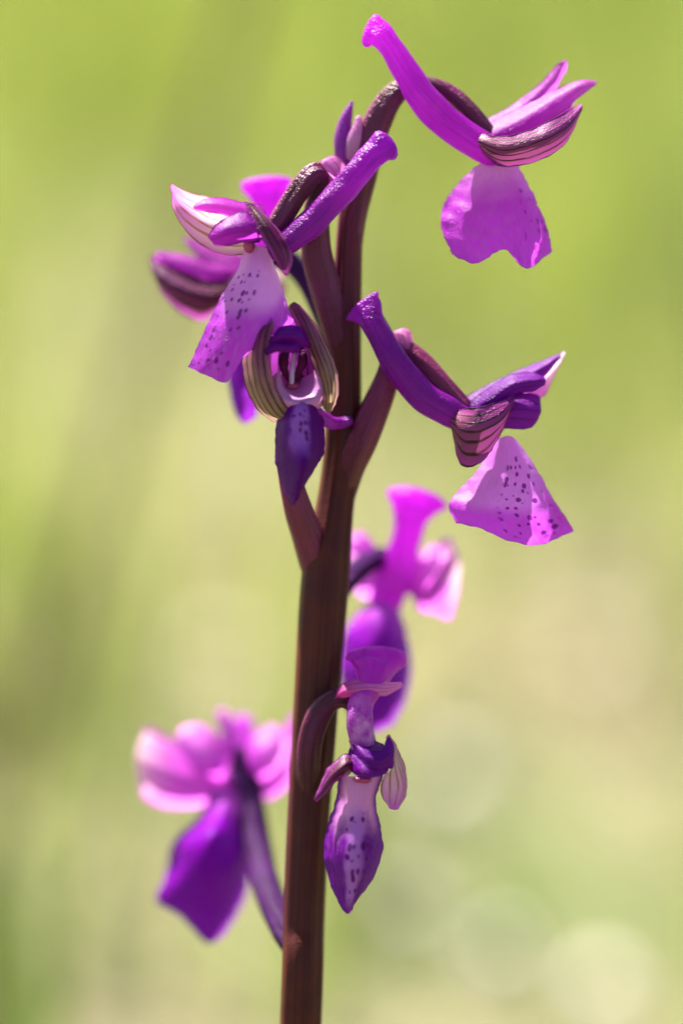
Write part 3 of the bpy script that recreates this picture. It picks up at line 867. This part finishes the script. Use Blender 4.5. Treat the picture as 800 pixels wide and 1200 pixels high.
# --- G: lowest sharp flower, in front of the stem
Gf = flower([(368, 1030, 18, 8), (364, 960, 10, 11), (361, 905, -12, 14.5), (365, 862, -28, 15), (380, 829, -32, 14), (400, 818, -34, 12), (418, 830, -26, 11), (428, 862, -26, 11), (431, 890, -32, 11)], m_ovary_low)
Gf['label'] = 'low flower hanging in front of the stem with a spotted violet lip'
spur(Gf, [(428, 892, -54, 12), (424, 868, -56, 14), (421, 842, -56, 15), (424, 822, -50, 14), (433, 803, -38, 16), (438, 788, -24, 22), (440, 776, -17, 33, 17), (440, 770, -16, 36, 13)], m_spur_pale)
sheet('bract', Gf, [[(384, 826, -36), (388, 822, -44), (390, 816, -38)], [(402, 818, -46), (404, 810, -58), (402, 801, -44)], [(428, 816, -46), (430, 806, -60), (428, 795, -44)],
                    [(452, 815, -44), (453, 807, -52), (452, 799, -42)], [(470, 806, -40), (472, 803, -42), (470, 800, -40)]], m_bract)
sheet('dorsal_sepal', Gf, [[(414, 872, -44), (430, 866, -56), (448, 872, -46)], [(408, 882, -60), (430, 882, -78), (454, 884, -62)], [(408, 898, -76), (428, 901, -94), (456, 898, -78)], [(416, 908, -84), (432, 912, -96), (452, 906, -84)]], m_petal_dark, ruf=2.4)
sheet('petal', Gf, [[(408, 868, -60), (414, 876, -70), (412, 888, -66)], [(424, 876, -82), (426, 886, -92), (424, 898, -88)], [(444, 880, -84), (445, 890, -94), (442, 904, -90)], [(456, 862, -70), (462, 878, -78), (460, 900, -76)]], m_petal_dark, ruf=2.4)
sheet('lateral_sepal', Gf, [[(422, 890, -66), (420, 896, -70), (414, 904, -68)], [(404, 884, -70), (406, 896, -86), (404, 910, -76)], [(386, 898, -70), (390, 908, -86), (392, 918, -78)],
                            [(376, 916, -68), (379, 922, -76), (382, 930, -74)], [(368, 937, -66), (369, 938, -67), (371, 939, -68)]], m_sepal_maroon, ruf=1.8)
sheet('lateral_sepal', Gf, [[(452, 864, -60), (456, 872, -60), (460, 882, -60)], [(456, 862, -66), (462, 882, -72), (458, 902, -66)], [(466, 878, -66), (466, 904, -76), (448, 912, -66)],
                            [(475, 902, -64), (470, 922, -72), (446, 928, -64)], [(476, 928, -62), (467, 940, -68), (450, 938, -62)], [(466, 948, -60), (462, 949, -62), (456, 946, -60)]], m_sepal_pale, ruf=1.8)
MB().blob((424, 914, -84), (11, 5, 7)).build('column', m_stigma, Gf)
sheet('lip', Gf, [[(398, 908, -70), (410, 910, -82), (424, 910, -88), (438, 910, -82), (449, 907, -70)], [(393, 938, -64), (407, 940, -84), (420, 940, -92), (431, 940, -84), (440, 938, -64)],
                  [(383, 970, -56), (399, 972, -88), (418, 972, -104), (434, 972, -88), (446, 972, -56)], [(379, 1003, -52), (396, 1008, -90), (414, 1010, -108), (433, 1008, -90), (448, 1000, -52)],
                  [(389, 1040, -58), (400, 1043, -80), (411, 1045, -92), (422, 1043, -80), (434, 1034, -58)], [(399, 1062, -64), (403, 1067, -72), (408, 1071, -76), (413, 1065, -72), (417, 1054, -66)]], m_lip_dark, ruf=1.6, n=44, m=34)

DEEPER = 1.5
# --- H: soft flower behind the stem, low on the left
H = flower([(352, 1140, 10, 7), (344, 1112, 14, 13), (330, 1085, 36, 15), (314, 1045, 80, 17), (302, 1000, 124, 18), (294, 955, 152, 19), (288, 915, 166, 20), (282, 890, 172, 18)], m_ovary_violet)
H['label'] = 'soft blurred flower behind, low beside the stem'
sheet('lateral_sepal', H, [[(276, 914, 166), (268, 928, 158), (256, 938, 166)], [(240, 890, 160), (228, 920, 138), (226, 946, 158)], [(204, 868, 160), (190, 906, 136), (192, 946, 158)], [(176, 852, 162), (164, 890, 148), (168, 934, 160)], [(166, 862, 162), (160, 886, 158), (162, 912, 162)]], m_sepal_blend)
sheet('petal', H, [[(272, 888, 160), (266, 904, 152), (258, 918, 158)], [(256, 862, 158), (244, 888, 142), (232, 914, 154)], [(232, 848, 160), (222, 868, 148), (210, 890, 156)], [(212, 852, 162), (208, 860, 158), (204, 870, 160)]], m_petal_lit)
sheet('petal', H, [[(284, 890, 166), (292, 908, 158), (304, 920, 164)], [(296, 862, 164), (312, 884, 148), (328, 900, 160)], [(320, 848, 166), (332, 858, 158), (340, 872, 164)]], m_petal_lit, n=20, m=18)
sheet('lateral_sepal', H, [[(296, 920, 176), (304, 932, 170), (312, 938, 176)], [(316, 886, 174), (328, 902, 162), (336, 922, 174)], [(338, 842, 176), (346, 860, 170), (350, 892, 176)], [(350, 830, 178), (353, 840, 176), (354, 852, 178)]], m_petal_lit, n=20, m=18)
sheet('dorsal_sepal', H, [[(266, 896, 172), (276, 892, 164), (286, 894, 172)], [(260, 862, 172), (270, 860, 162), (280, 862, 172)], [(254, 838, 174), (261, 834, 168), (269, 838, 174)], [(256, 832, 174), (260, 830, 173), (264, 831, 174)]], m_petal_lit)
spur(H, [(272, 918, 170, 18), (276, 898, 182, 18), (282, 872, 196, 15), (284, 850, 206, 14)], m_spur)
sheet('lip', H, [[(246, 926, 156), (254, 926, 146), (263, 926, 142), (272, 928, 146), (282, 930, 156)], [(234, 956, 150), (246, 954, 128), (260, 954, 118), (272, 956, 128), (284, 962, 152)],
                 [(203, 986, 146), (224, 982, 106), (248, 980, 88), (272, 984, 106), (289, 992, 150)], [(195, 1022, 146), (216, 1018, 104), (246, 1016, 84), (272, 1018, 106), (292, 1024, 150)],
                 [(184, 1055, 138), (210, 1056, 114), (242, 1056, 100), (268, 1058, 118), (287, 1052, 148)], [(208, 1070, 142), (224, 1086, 130), (241, 1104, 126), (257, 1100, 132), (276, 1074, 146)]], m_lip_plain, ruf=2)

DEEPER = 1.0
# --- the closed bud at the top of the stem
bm_ = MB().tube([(411, 228, 8, 9), (404, 195, 6, 10), (402, 170, 4, 11), (403, 150, 2, 9), (407, 134, 0, 6), (412, 120, 0, 2)], n=30, seg=16, wob=0.06)
bud = bm_.build('bud', m_bud, orchid)
bud['label'] = 'small closed violet bud at the top of the stem'
MB().tube([(412, 182, -6, 7), (415, 164, -8, 9), (419, 150, -8, 7), (420, 139, -8, 4)], n=20, seg=14).build('petal', m_bud_pale, bud)

for o in list(col.objects):
    if 'wo' in o:
        del o['wo']
